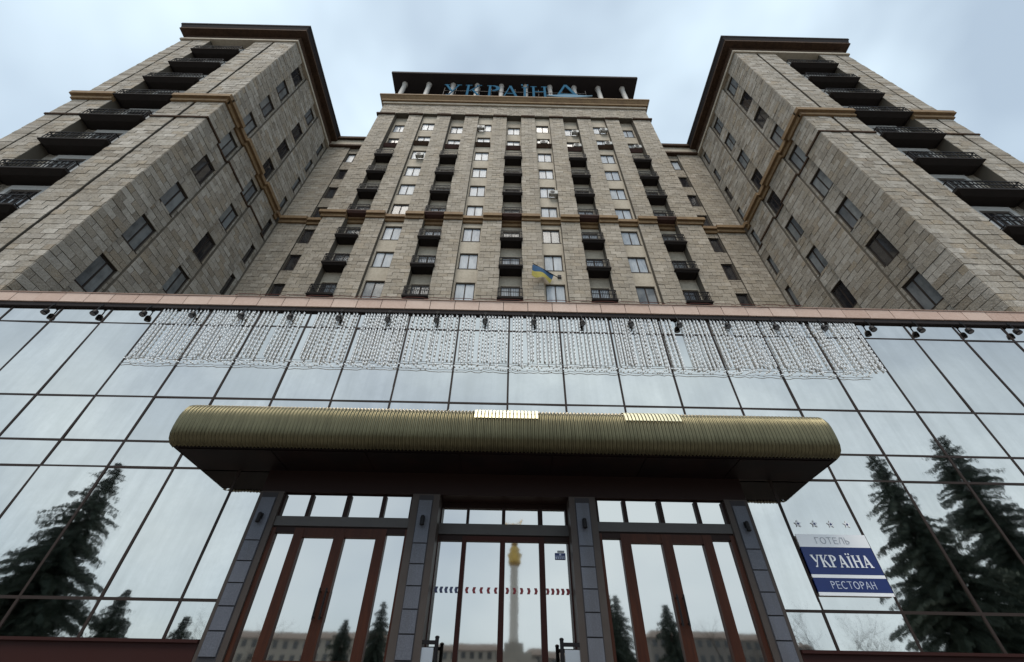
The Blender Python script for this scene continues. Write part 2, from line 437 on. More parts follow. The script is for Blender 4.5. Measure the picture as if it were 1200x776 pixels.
# --- the recessed end bays beside the tower, and the cornices of the tower
SIDE = Plane(0, 20.9, 1, 0, 0, -1, 0)
WX = 19.4
END_TOP = 44.5
for s in (-1, 1):
    eb = MB(); a, b = sorted((s * 15.5, s * WX)); cx = s * 16.3
    eb.box(a + .01, b, 21.25, 33, GROUND, 46.0)
    hs = [(cx - .72, cx + .72, ZW(i) - .92, ZW(i) + .92) for i in range(-1, 7)]
    s0, s1 = cx - .78, cx + .78
    o = part('end_bay_wall', eb, 'joint', hotel)
    fb = MB()
    for u0, u1 in ((a + .02, s0), (s1, b)):
        fb.box(u0, u1, 20.91, 21.3, Z_LOW, END_TOP)
        for z0, z1 in ((Z_LOW + 10, Z_MID0), (Z_MID1, END_TOP)):
            clad('tower', SIDE, u0, u1, z0, z1, 0)
    for z0, z1 in [(Z_LOW + 8, hs[0][2])] + [(hs[i][3], hs[i + 1][2]) for i in range(len(hs) - 1)] + [(hs[-1][3], END_TOP)]:
        fb.box(s0 + .002, s1 - .002, 21.04, 21.3, z0, z1)
        clad('tower', SIDE, s0, s1, z0, z1, -.14)
    for h in hs:
        fb.box(s0 + .002, h[0], 21.04, 21.3, h[2], h[3]); fb.box(h[1], s1 - .002, 21.04, 21.3, h[2], h[3])
        window(hotel, SIDE, cx, -.26, (h[2] + h[3]) / 2, 1.44, 1.84, 'dark_pane' if h is not hs[-1] else 'curtain_pane')
    parts('end_bay_face', fb, 'joint', hotel)
    tc_ = MB()
    tc_.box(a + .03, b - .02, 20.62, 21.2, 44.5, 44.78)
    part('cornice', tc_, 'soffit_brown', hotel)
    tp = MB(); tp.box(a + .03, b - .02, 20.8, 21.6, 44.78, 46.1); part('parapet', tp, 'smooth_stone', hotel)
    tp = MB(); tp.box(a + .03, b - .02, 20.55, 21.9, 46.1, 46.49); part('cornice', tp, 'soffit_brown', hotel)
    # mid cornice across the end bay
    for (dz0, dz1, pr) in ((Z_MID0, 30.95, .18), (30.95, Z_MID1, .36)):
        c = MB(); c.box(a + .05, s0, 20.9 - pr, 21.0, dz0 + .004, dz1 - .004); c.box(s1, b - .02, 20.9 - pr, 21.0, dz0 + .004, dz1 - .004)
        c.box(s0, s1, 21.04 - pr, 21.1, dz0 + .007, dz1 - .007)
        parts('cornice', c, 'ochre', hotel)
for (dz0, dz1, pr) in ((Z_MID0, 30.95, .16), (30.95, Z_MID1, .34)):
    c = MB()
    for i in range(0, len(edges), 2):
        e0 = edges[i] - (.0 if i else pr); e1 = edges[i + 1] + (.0 if i < len(edges) - 2 else pr)
        c.box(e0, e1, 20.2 - pr, 20.4, dz0, dz1)
    for k in COL:
        dep = .60 if k % 2 == 0 else .32
        c.box(COL[k] - hw[k], COL[k] + hw[k], 20.2 + dep - pr, 20.3 + dep, dz0 + .003, dz1 - .003)
    parts('cornice', c, 'ochre', hotel)
c = MB()
for i in range(0, len(edges), 2):
    e0 = edges[i] - (.02 if i else .22); e1 = edges[i + 1] + (.02 if i < len(edges) - 2 else .22)
    c.box(e0, e1, 19.99, 20.4, 51.45, 51.7)
parts('string_course', c, 'soffit_brown', hotel)
c = MB(); c.box(T0 - .15, T1 + .15, 20.0, 33.2, Z_TOP, 54.9); parts('cornice', c, 'smooth_stone', hotel)
c = MB(); c.box(T0 - .32, T1 + .32, 19.82, 33.4, 54.9, 55.3); parts('cornice', c, 'ochre', hotel)
c = MB(); c.hexa([(T0 - .35, 19.8, 55.3), (T1 + .35, 19.8, 55.3), (T1 + .35, 33.4, 55.3), (T0 - .35, 33.4, 55.3),
                  (T0 - .62, 19.55, 55.75), (T1 + .62, 19.55, 55.75), (T1 + .62, 33.6, 55.75), (T0 - .62, 33.6, 55.75)])
c.box(T0 - .66, T1 + .66, 19.5, 33.65, 55.752, 56.0); parts('cornice', c, 'ochre', hotel)
# roof pavilion: white columns, dark glazed back, dark overhanging roof
c = MB(); c.box(-16.35, 16.2, 19.6, 31, 63.7, 64.15); part('roof_slab', c, 'roof_dark', hotel)
c = MB(); c.box(-16.0, 15.8, 22.8, 31, 56.0, 63.7); part('pavilion_wall', c, 'roof_dark', hotel)
cm = MB().lathe(0, 0, [(.40, 56.0), (.40, 56.25), (.31, 56.3), (.29, 63.35), (.38, 63.45), (.38, 63.7)], 12).mesh('roof_column', 'column_white', True)
for i in range(10):
    link('roof_column', cm, hotel, Matrix.Translation((-14.77 + 3.237 * i, 21.0, 0)))

# --- the wings
YF = 11.5
WO = 29.45                                            # outer edge of a wing
WZ_STR, WZ_TOP = 28.1, 44.4
REC0, REC1 = 22.95, 26.9                             # balcony recess
for s in (-1, 1):
    key = 'wing_l' if s < 0 else 'wing_r'
    FRT = Plane(0, YF, s, 0, 0, -1, 0)
    INN = Plane(s * WX, 0, 0, 1, -s, 0, math.pi / 2 if s < 0 else -math.pi / 2)
    wb = MB()
    def sb(mb, x0, x1, *r): mb.box(s * x0, s * x1, *r)
    sb(wb, WX + .6, REC0, 12.6, 33, GROUND, WZ_TOP); sb(wb, REC1, WO, 12.6, 33, GROUND, WZ_TOP)
    sb(wb, REC0, REC1, 12.15, 33, GROUND, WZ_TOP)
    sb(wb, WX, WX + .6, 20.9, 33, GROUND, WZ_TOP)
    fr = [(WX, 21.22), (21.44, REC0), (REC1, 28.33), (28.48, WO)]
    for u0, u1 in fr: sb(wb, u0 + .01, u1 - .01, YF + .005, 12.7, GROUND, WZ_TOP)
    sb(wb, 21.22, 21.44, YF + .25, 12.7, GROUND, WZ_TOP); sb(wb, 28.33, 28.48, YF + .16, 12.7, GROUND, WZ_TOP)
    wall = parts('wing_wall', wb, 'joint', hotel)
    for u0, u1 in fr:
        for z0, z1 in ((8.0, WZ_STR), (WZ_STR + .14, Z_MID0), (Z_MID1, WZ_TOP)):
            clad(key, FRT, u0, u1, z0, z1, 0, wid=.66)
    # inner side: proud piers and recessed window strips
    piers = [(YF, 13.02), (14.42, 16.48), (17.82, 19.9)]
    strips = [(13.02, 14.42), (16.48, 17.82), (19.9, 20.9)]
    ib = MB(); dep = -.2
    for u0, u1 in piers:
        ib.box(s * WX, s * (WX + .61), u0 + .02, u1, GROUND, WZ_TOP)
        for z0, z1 in ((8.0, WZ_STR), (WZ_STR + .14, Z_MID0), (Z_MID1, WZ_TOP)):
            clad(key, INN, u0, u1, z0, z1, 0, wid=.82)
    for j, (u0, u1) in enumerate(strips):
        cu = (u0 + u1) / 2 if j < 2 else 20.32; w = 1.14 if j < 2 else .58
        rows = [ZW(i) + (.05 * i) for i in range(-3, 7)]
        hs = [(cu - w / 2, cu + w / 2, z - .96, z + .96) for z in rows]
        for z0, z1 in [(GROUND, hs[0][2])] + [(hs[i][3], hs[i + 1][2]) for i in range(len(hs) - 1)] + [(hs[-1][3], WZ_TOP)]:
            ib.box(s * (WX - dep), s * (WX + .62), u0 + .002, u1 - .002, z0, z1)
        for h in hs:
            ib.box(s * (WX - dep), s * (WX + .62), u0 + .002, h[0], h[2], h[3]); ib.box(s * (WX - dep), s * (WX + .62), h[1], u1 - .002, h[2], h[3])
            window(hotel, INN, (h[0] + h[1]) / 2, dep - .12, (h[2] + h[3]) / 2, w, 1.92, random.choice(['dim_pane', 'dim_pane', 'dim_pane', 'dark_pane']), bars=1 if j < 2 else 0)
        for z0, z1 in ((8.0, WZ_STR), (WZ_STR + .14, Z_MID0), (Z_MID1, WZ_TOP)):
            clad(key, INN, u0, u1, z0, z1, dep, holes=hs, wid=.82)
    parts('side_wall', ib, 'joint', hotel)
    # balcony recess: back wall, windows with pale surrounds, balconies
    rb = MB(); rm = (REC0 + REC1) / 2
    for i in range(-4, 8):
        zf = 20.9 + 3.38 * i
        if zf > 43: break
        for q in (-1, 1):
            x0 = rm + q * .95
            sb(rb, x0 - .13, x0 + .13, 11.98, 12.16, zf, zf + 2.55)
        sb(rb, rm - 1.08, rm + 1.08, 11.99, 12.16, zf + 2.55, zf + 2.95)
        for q in (-.42, .42):
            window(hotel, Plane(0, 12.09, 1, 0, 0, -1, 0), s * (rm + q), 0, zf + 1.4, .84, 2.2, random.choice(['dark_pane', 'dark_pane', 'dim_pane']), 'frame_dark', False, 1)
        balcony(hotel, s * rm, 12.15, 11.22, REC1 - REC0 - .1, zf, 'slab_dark', .85, .3, .21, .010)
    parts('window_surround', rb, 'frame_light', hotel)
    clad(key, Plane(0, 12.15, s, 0, 0, -1, 0), REC0 + .02, rm - 1.1, 8, WZ_TOP, 0, wid=.5); clad(key, Plane(0, 12.15, s, 0, 0, -1, 0), rm + 1.1, REC1 - .02, 8, WZ_TOP, 0, wid=.5)
    # string course and mid cornice
    def run(z0, z1, pr, m, name, rec=False):
        c = MB()
        for a, b in (((WX - pr), REC0), (REC1, WO + pr)):
            sb(c, a, b, YF - pr, YF + .1, z0, z1)
        if rec: sb(c, REC0, REC1, YF - pr, YF + 1.3, z0 + .002, z1 - .002)
        for u0, u1 in piers:
            a = u0 if u0 == YF else u0 - pr * .8
            c.box(s * (WX - pr), s * (WX + .1), max(a, YF), u1 + pr * .8 if u1 < 19 else u1, z0 + .003, z1 - .003)
        for u0, u1 in strips:
            c.box(s * (WX + .2 - pr), s * (WX + .3), u0 + pr * .81, u1 - pr * .81 if u1 < 20 else u1 - .37, z0 + .006, z1 - .006)
        parts(name, c, m, hotel)
    run(WZ_STR, WZ_STR + .14, .10, 'soffit_brown', 'string_course')
    run(Z_MID0, 30.95, .16, 'ochre', 'cornice'); run(30.95, Z_MID1, .34, 'ochre', 'cornice')
    # crown of the wing: pale band, deep brown soffit, dark fascia
    c = MB(); sb(c, WX - .16, WO + .16, YF - .16, 33, WZ_TOP, 44.7); parts('cornice', c, 'smooth_stone', hotel)
    c = MB(); sb(c, WX - .06, WO + .06, YF - .06, 33, 44.7, 45.75); part('frieze', c, 'soffit_brown', hotel)
    c = MB(); sb(c, WX - .62, WO + .62, YF - .62, 33, 45.75, 46.0); part('eaves', c, 'soffit_brown', hotel)
    c = MB(); c.hexa([(s * (WX - .60), YF - .60, 46.0), (s * (WO + .60), YF - .60, 46.0), (s * (WO + .60), 33, 46.0), (s * (WX - .60), 33, 46.0),
                      (s * (WX - .74), YF - .74, 46.5), (s * (WO + .74), YF - .74, 46.5), (s * (WO + .74), 33, 46.5), (s * (WX - .74), 33, 46.5)])
    sb(c, WX - .78, WO + .78, YF - .78, 33, 46.502, 46.75)
    part('roof_edge', c, 'roof_dark', hotel)
    walls = {'wing_l': wall} if s < 0 else {**walls, 'wing_r': wall}
walls['tower'] = tower_wall

# --- the stone blocks: the 300 that show largest one by one, the others joined
def shown(bk):
    k, (x0, x1, y0, y1, z0, z1), n = bk
    ctr = Vector(((x0 + x1) / 2, (y0 + y1) / 2, (z0 + z1) / 2))
    if ctr.x * n[0] + ctr.y * n[1] > 0: return 0
    p = project(ctr)
    if not p or not (0 < p[0] < 1200) or not (0 < p[1] < 338 + .025 * p[0]): return 0
    if n[0] == 0: a, b, c_ = (x0, y0, z0), (x1, y0, z0), (x0, y0, z1)
    else: a, b, c_ = (x0, y0, z0), (x0, y1, z0), (x0, y0, z1)
    a, b, c_ = project(a), project(b), project(c_)
    return abs((b[0] - a[0]) * (c_[1] - a[1]) - (b[1] - a[1]) * (c_[0] - a[0]))
order = sorted(range(len(blocks)), key=lambda i: -shown(blocks[i]))
single = set(order[:300])
cube = {k: MB().box(-.5, .5, -.5, .5, -.5, .5).mesh('stone_block', m) for k, m in (('tower', 'tower_stone'), ('wing_l', 'wing_stone'), ('wing_r', 'wing_stone'))}
rest = {k: MB() for k in cube}
for i, (k, bx, n) in enumerate(blocks):
    if i in single:
        x0, x1, y0, y1, z0, z1 = bx
        link('stone_block', cube[k], walls[k], Matrix.Translation(((x0 + x1) / 2, (y0 + y1) / 2, (z0 + z1) / 2)) @ Matrix.Diagonal((x1 - x0, y1 - y0, z1 - z0, 1)))
    else: rest[k].box(*bx)
for k in rest:
    part('stone_cladding', rest[k], 'tower_stone' if k == 'tower' else 'wing_stone', hotel, kind='stuff')

# ------------------------------------------------------------------ lettering
def stroke(mb, x0, z0, x1, z1, t, org, sc, y0, y1, k):
    """a straight stroke of thickness t from (x0,z0) to (x1,z1) in letter units, its ends cut level or upright"""
    y0 -= .0012 * k
    if abs(z1 - z0) >= abs(x1 - x0) * .5:
        q = [(x0 - t / 2, z0), (x0 + t / 2, z0), (x1 + t / 2, z1), (x1 - t / 2, z1)]
    else:
        q = [(x0, z0 - t / 2), (x1, z1 - t / 2), (x1, z1 + t / 2), (x0, z0 + t / 2)]
    P = [(org[0] + a * sc[0], org[1] + b * sc[1]) for a, b in q]
    mb.hexa([(a, y0, b) for a, b in P] + [(a, y1, b) for a, b in P])
def ring(mb, cx, cz, rx, rz, tx, tz, a0, a1, org, sc, y0, y1, k, n=12):
    y0 -= .0012 * k
    for i in range(n):
        w0 = R(a0 + (a1 - a0) * i / n); w1 = R(a0 + (a1 - a0) * (i + 1) / n)
        q = [(cx + math.cos(w0) * (rx - tx), cz + math.sin(w0) * (rz - tz)), (cx + math.cos(w0) * rx, cz + math.sin(w0) * rz),
             (cx + math.cos(w1) * rx, cz + math.sin(w1) * rz), (cx + math.cos(w1) * (rx - tx), cz + math.sin(w1) * (rz - tz))]
        P = [(org[0] + a * sc[0], org[1] + b * sc[1]) for a, b in q]
        mb.hexa([(a, y0, b) for a, b in P] + [(a, y1, b) for a, b in P])
SERIF = {
    'У': [(.10, 1, .46, .42, .21), (.80, 1, .36, .06, .10), (.20, .05, .40, .05, .10), (.0, .97, .30, .97, .06), (.66, .97, .94, .97, .06)],
    'К': [(.16, 0, .16, 1, .20), (.26, .44, .72, .98, .09), (.42, .55, .78, .02, .21), (.0, .03, .36, .03, .06), (.0, .97, .36, .97, .06), (.60, .97, .88, .97, .06), (.62, .03, .96, .03, .06)],
    'Р': [(.16, 0, .16, 1, .20), (.0, .03, .38, .03, .06), (.0, .97, .30, .97, .06)],
    'А': [(.46, 1, .14, 0, .09), (.46, 1, .80, 0, .22), (.24, .30, .70, .30, .08), (.0, .03, .28, .03, .06), (.60, .03, .98, .03, .06)],
    'Ї': [(.25, 0, .25, .9, .20), (.08, .03, .42, .03, .06), (.08, .88, .42, .88, .06), (.10, 1.03, .10, 1.17, .13), (.40, 1.03, .40, 1.17, .13)],
    'Н': [(.16, 0, .16, 1, .20), (.76, 0, .76, 1, .20), (.2, .52, .72, .52, .09), (.0, .03, .34, .03, .06), (.0, .97, .34, .97, .06), (.58, .03, .92, .03, .06), (.58, .97, .92, .97, .06)],
}
SANS = {
    'Г': [(.1, 0, .1, 1, .11), (.1, .95, .62, .95, .10)],
    'О': [], 'С': [],
    'Т': [(.36, 0, .36, 1, .11), (.0, .95, .72, .95, .10)],
    'Е': [(.1, 0, .1, 1, .11), (.1, .95, .62, .95, .10), (.1, .51, .58, .51, .10), (.1, .05, .62, .05, .10)],
    'Л': [(.30, 1, .05, 0, .11), (.66, 0, .66, 1, .11), (.28, .95, .66, .95, .10)],
    'Ь': [(.1, 0, .1, 1, .11)],
    'Р': [(.1, 0, .1, 1, .11)],
    'А': [(.36, 1, .04, 0, .11), (.36, 1, .68, 0, .11), (.16, .32, .56, .32, .10)],
    'Н': [(.1, 0, .1, 1, .11), (.62, 0, .62, 1, .11), (.1, .5, .62, .5, .10)],
}
def letter(ch, font, org, sc, y0, y1, heavy=1.0):
    mb = MB(); k = 0
    for st in font[ch]:
        stroke(mb, *st[:4], st[4] * heavy, org, sc, y0, y1, k); k += 1
    if font is SERIF and ch == 'Р': ring(mb, .30, .74, .40, .26, .20, .08, -90, 90, org, sc, y0, y1, k)
    if font is SANS:
        if ch == 'О': ring(mb, .42, .5, .42, .52, .115, .105, 0, 360, org, sc, y0, y1, k, 18)
        if ch == 'С': ring(mb, .42, .5, .42, .52, .115, .105, 48, 312, org, sc, y0, y1, k, 16)
        if ch == 'Р': ring(mb, .26, .73, .36, .27, .11, .10, -90, 90, org, sc, y0, y1, k); stroke(mb, .1, .95, .27, .95, .10, org, sc, y0, y1, k + 1); stroke(mb, .1, .51, .27, .51, .10, org, sc, y0, y1, k + 2)
        if ch == 'Ь': ring(mb, .26, .28, .36, .28, .11, .10, -90, 90, org, sc, y0, y1, k); stroke(mb, .1, .51, .27, .51, .10, org, sc, y0, y1, k + 1); stroke(mb, .1, .05, .27, .05, .10, org, sc, y0, y1, k + 2)
    return mb

# roof sign
rs = thing('roof_sign', 'blue rooftop letters reading УКРАЇНА in front of the white columns on the tower', 'sign', (0, 19.9, 56.0))
LX = [-9.0, -6.3, -3.55, -1.7, .65, 1.95]
for ch, x in zip('УКРАЇН', LX):
    part('letter', letter(ch, SERIF, (x, 57.0), (2.35, 3.7), 19.9, 19.98, .6), 'sign_blue', rs)
big = MB()
stroke(big, .5, 1, .04, 0, .09, (4.9, 56.9), (3.1, 4.6), 19.9, 19.98, 0); stroke(big, .5, 1, .98, 0, .13, (4.9, 56.9), (3.1, 4.6), 19.9, 19.98, 1)
stroke(big, .2, .28, .84, .28, .09, (4.9, 56.9), (3.1, 4.6), 19.9, 19.98, 2)
part('letter', big, 'sign_blue', rs)
sw = MB(); N = 14                                     # the sweep under the last letter
for i in range(N):
    t0, t1 = i / N, (i + 1) / N
    q = lambda t: (3.9 + 5.6 * t, 56.75 + .9 * (2 * t - .9) ** 2 * .6, .08 + .75 * math.sin(math.pi * min(1, t * 1.05)) ** 1.2)
    a, b = q(t0), q(t1)
    sw.hexa([(a[0], 19.7, a[1] - .05), (b[0], 19.7, b[1] - .05), (b[0], 19.85, b[1] - .05), (a[0], 19.85, a[1] - .05),
             (a[0], 19.7, a[1] + a[2]), (b[0], 19.7, b[1] + b[2]), (b[0], 19.85, b[1] + b[2]), (a[0], 19.85, a[1] + a[2])])
part('swoosh', sw, 'sign_white', rs)
fr = MB()
for z in (57.4, 59.4): fr.box(-9, 9, 20.2, 20.26, z, z + .07)
for i in range(13): fr.box(-9 + 1.5 * i - .03, -9 + 1.5 * i + .03, 20.27, 20.33, 56.0, 60.6)
part('support_frame', fr, 'black_iron', rs)

# ------------------------------------------------------------------ the glass-fronted entrance pavilion
pav = thing('entrance_pavilion', 'low mirrored-glass entrance building with tiled ledge, golden canopy and wooden doors', 'building', (0, 10, GROUND))
MP = 1.585; MX0 = -.03
XS = [MX0 + MP * k for k in range(-13, 14)]
ZR = [1.13, 1.78, 4.48, 5.16, 6.46, 9.12, 9.76]
EN0, EN1 = -5.62, 5.52                               # the entrance, below ZE
ZE = 4.48
b = MB(); b.box(XS[0], XS[-1], 10.8, 20.0, GROUND, 9.9); part('back_wall', b, 'dark_wood', pav)
b = MB(); b.box(XS[0] - .3, XS[-1] + .3, 9.92, 20.1, 9.9, 10.25); part('roof', b, 'roof_dark', pav)
b = MB(); b.box(XS[0] - .2, EN0 - .01, 9.9, 10.8, GROUND, 1.08); b.box(EN1 + .01, XS[-1] + .2, 9.9, 10.8, GROUND, 1.08); parts('base_wall', b, 'base_red', pav)
b = MB(); b.box(XS[0] - .2, EN0 - .01, 9.84, 10.2, 1.08, 1.13); b.box(EN1 + .01, XS[-1] + .2, 9.84, 10.2, 1.08, 1.13); parts('base_trim', b, 'base_red', pav)
def pane(x0, x1, z0, z1, y=10.0, m='mirror_pane', parent=pav, jit=.0045):
    cx, cz = (x0 + x1) / 2, (z0 + z1) / 2; w, h = (x1 - x0) / 2, (z1 - z0) / 2
    mb = MB().box(-w, w, 0, .02, -h, h)
    mw = Matrix.Translation((cx, y, cz)) @ Matrix.Rotation(random.gauss(0, jit), 4, 'X') @ Matrix.Rotation(random.gauss(0, jit), 4, 'Z')
    return part('pane', mb, m, parent, mw=mw)
for x0, x1 in zip(XS[:-1], XS[1:]):
    for z0, z1 in zip(ZR[:-1], ZR[1:]):
        a, c_ = x0 + .02, x1 - .02; zz0 = z0
        if z1 <= ZE or z0 < ZE < z1:
            if z1 <= ZE:
                if a > EN0 and c_ < EN1: continue
                if a < EN0 < c_: c_ = EN0
                if a < EN1 < c_: a = EN1
                if c_ - a < .1: continue
            elif z0 < ZE < z1: pass
        pane(a, c_, zz0 + .02, z1 - .02)
mm = MB().box(-.027, .027, -.014, .03, 0, 1)
mul = mm.mesh('mullion', 'mullion_brown')
for x in XS:
    z0 = 1.13 if not (EN0 < x < EN1) else ZE + .15
    link('mullion', mul, pav, Matrix.Translation((x, 10, z0)) @ Matrix.Diagonal((1, 1, 9.76 - z0, 1)))
for z in ZR[1:-1]:
    spans = [(XS[0], XS[-1])] if z > ZE else [(XS[0], EN0), (EN1, XS[-1])]
    for a, c_ in spans:
        part('transom', MB().box(a, c_, 9.989, 10.025, z - .027, z + .027), 'mullion_brown', pav)
# faint second line in the narrow row
# ledge: tiles, cap, dark underside
part('ledge_soffit', MB().box(XS[0] - .25, XS[-1] + .25, 9.915, 10.4, 9.755, 9.9), 'roof_dark', pav)
part('ledge_cap', MB().box(XS[0] - .25, XS[-1] + .25, 9.865, 10.2, 10.31, 10.34), 'tile_cap', pav)
tm = MB().hexa([(-.387, 0, 0), (.387, 0, 0), (.387, .05, 0), (-.387, .05, 0), (-.387, .012, .395), (.387, .012, .395), (.387, .05, .395), (-.387, .05, .395)]).mesh('ledge_tile', 'tile_terracotta')
i = 0; x = XS[0] - .2
while x < XS[-1]:
    link('ledge_tile', tm, pav, Matrix.Translation((x + .395, 9.875 + random.uniform(-.004, .004), 9.91)) @ Matrix.Rotation(random.gauss(0, .004), 4, 'Y'))
    x += .7925
# canopy
can = MB(); NZ = 10; YC = 8.52; CX0, CX1 = -7.33, 7.27
prof = [(8.80, 4.45), (8.66, 4.47), (8.56, 4.54), (8.51, 4.64), (8.49, 4.78), (8.485, 4.92), (8.49, 5.06), (8.51, 5.19), (8.57, 5.31), (8.68, 5.40), (8.84, 5.445), (9.1, 5.45), (10.0, 5.45)]
def corr(x): return .017 * math.cos(2 * math.pi * (x - CX0) / .0805)
n_x = int((CX1 - CX0) / .0805) * 6
xs = [CX0 + (CX1 - CX0) * i / n_x for i in range(n_x + 1)]
for x in xs:
    en = min(1, min(x - CX0, CX1 - x) / .12); pull = .07 * (1 - en) ** 2
    for j, (y, z) in enumerate(prof):
        y2, z2 = prof[max(j - 1, 0)], prof[min(j + 1, len(prof) - 1)]
        ty, tz = z2[0] - y2[0], z2[1] - y2[1]; l = math.hypot(ty, tz); ny, nz = -tz / l, ty / l
        c_ = corr(x)
        can.v.append((x, y + ny * c_ + pull, z + nz * c_ - pull * .6 * (1 if nz > .2 else 0)))
k = len(prof)
for i in range(n_x):
    for j in range(k - 1): can.f.append((i * k + j, i * k + j + 1, (i + 1) * k + j + 1, (i + 1) * k + j))
canopy = part('canopy', can, 'brass', pav, 'golden ribbed entrance canopy with a rounded front edge', smooth=True)
for xe, s in ((CX0 + .0, -1), (CX1 - .0, 1)):
    pts = [(xe, y + .10, z - (.05 if z > 5.2 else 0)) for y, z in prof] + [(xe, 10.0, 4.46)]
    part('end_cap', MB().poly(*(pts if s < 0 else pts[::-1])), 'brass', canopy)
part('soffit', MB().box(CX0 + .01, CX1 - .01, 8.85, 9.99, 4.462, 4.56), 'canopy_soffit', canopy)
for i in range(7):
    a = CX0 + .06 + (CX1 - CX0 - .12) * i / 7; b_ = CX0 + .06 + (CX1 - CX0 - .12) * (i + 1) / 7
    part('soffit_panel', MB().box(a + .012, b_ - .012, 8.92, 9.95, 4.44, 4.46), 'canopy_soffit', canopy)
for a, c_ in ((-.72, .70), (2.66, 3.98)):            # sheen painted as pale strips along two stretches of rib tops
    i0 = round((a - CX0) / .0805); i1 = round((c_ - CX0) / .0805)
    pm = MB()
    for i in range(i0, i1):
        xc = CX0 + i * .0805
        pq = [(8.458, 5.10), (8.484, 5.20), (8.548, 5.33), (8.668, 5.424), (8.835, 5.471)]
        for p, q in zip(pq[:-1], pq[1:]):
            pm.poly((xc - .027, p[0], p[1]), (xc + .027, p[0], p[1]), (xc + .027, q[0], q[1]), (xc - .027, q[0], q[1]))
    part('rib_sheen', pm, 'brass_sheen', canopy)
# beam above the doors
part('beam', MB().box(EN0, EN1, 9.93, 10.7, 3.93, ZE + .16), 'dark_wood', pav)
# piers faced with grey stone panels
def pier(x0, x1, s0, s1, mid):
    o = part('pier', MB().box(x0, x1, 9.9, 10.75, .7, 3.93), 'pier_frame', pav)
    part('pier_edge', MB().box(s0 - .02, s1 + .02, 9.896, 9.95, .72, 3.90), 'pier_backing', o)  # dark backing that shows in the joints round the panels
    z = 2.87 - .4 * 5
    while z < 2.8:
        part('stone_panel', MB().box(s0, s1, 9.872 + random.uniform(-.003, .003), 9.93, z + .012, z + .388), 'granite', o); z += .4
    part('stone_panel', MB().box(s0, s1, 9.872, 9.93, z + .012, 3.78), 'granite', o)
    return o
PIERS = [(-5.62, -5.08, -5.53, -5.22), (-2.14, -1.52, -1.97, -1.68), (1.42, 2.02, 1.57, 1.86), (4.99, 5.52, 5.13, 5.43)]
for a, b_, s0, s1 in PIERS: pier(a, b_, s0, s1, 0)
def bay(x0, x1, y, tr_z, tr, panes, ztop, leafs, zl, wood, mirror=False):
    f = (lambda q: -q - .1) if mirror else (lambda q: q)
    def bx(mb, a, b_, *r):
        a, b_ = sorted((f(a), f(b_))); mb.box(a, b_, *r); return mb
    # transom lights
    t = part('transom_light', bx(MB(), x0, x1, y + .04, y + .1, tr_z[1], 3.94), 'dark_wood', pav)
    e = [x0] + [q for pr in tr for q in pr] + [x1]
    for i in range(0, len(e), 2): part('glazing_bar', bx(MB(), e[i], e[i + 1], y - .04, y + .08, tr_z[0] - .03, tr_z[1]), 'dark_wood', t)
    for a, b_ in tr:
        q = sorted((f(a), f(b_))); pane(q[0] - .01, q[1] + .01, tr_z[0] - .01, tr_z[1] + .01, y + .02, 'door_pane', t, .001)
    part('lintel', bx(MB(), x0, x1, y - .06, y + .1, 3.20, tr_z[0] - .03), 'lintel_grey', pav)
    # door set: jambs and head
    d = part('door_frame', bx(MB(), x0, x1, y - .02, y + .1, ztop + .10, 3.20), 'dark_wood', pav)
    jb = MB(); e = [x0] + [q for pr in panes for q in pr] + [x1]
    for i in range(0, len(e), 2): bx(jb, e[i], e[i + 1], y - .05, y + .08, .7, ztop + .10)
    parts('jamb', jb, wood, d)
    for i, (a, b_) in enumerate(panes):
        q = sorted((f(a), f(b_))); zt = zl if i in leafs else ztop
        if i in leafs:
            o = part('door_leaf', MB().box(q[0] - .0, q[1] + .0, y - .04, y + .06, zt, ztop + .10), wood, pav)
            part('bottom_rail', MB().box(q[0], q[1], y - .04, y + .06, .7, .85), wood, o)
        else:
            part('head_bar', MB().box(q[0], q[1], y - .04, y + .06, zt, ztop + .10), 'dark_wood', d); o = d
        pane(q[0] - .01, q[1] + .01, 0.72 if i not in leafs else .85, zt + .01, y + .02, 'door_pane', o, .0012)
        if i in leafs and wood == 'wood_red':
            hx = f(b_ + .045) if i == 1 else f(a - .045)
            h = MB().tube([(hx, y - .14, 1.47), (hx, y - .14, 2.0)], .017, 8)
            for z in (1.52, 1.95): h.tube([(hx, y - .14, z), (hx, y - .04, z)], .013, 6)
            part('handle', h, 'lamp_black', o)
TR = [(2.08, 2.64), (2.73, 3.44), (3.55, 4.30), (4.38, 4.93)]
PN = [(2.09, 2.49), (2.70, 3.38), (3.60, 4.28), (4.48, 4.89)]
bay(2.02, 4.99, 10.0, (3.43, 3.885), TR, PN, 3.06, (1, 2), 2.98, 'wood_red')
bay(2.02, 4.99, 10.0, (3.43, 3.885), TR, PN, 3.06, (1, 2), 2.98, 'wood_red', True)
K = 1.037
TRM = [(-1.49, -.92), (-.86, -.10), (-.02, .735), (.84, 1.37)]
PNM = [(-1.50, -.975), (-.88, -.125), (-.01, .74), (.86, 1.39)]
bay(-1.58, 1.47, 10.37, (3.46, 3.80), TRM, PNM, 3.07, (1, 2), 3.07, 'wood_brown')
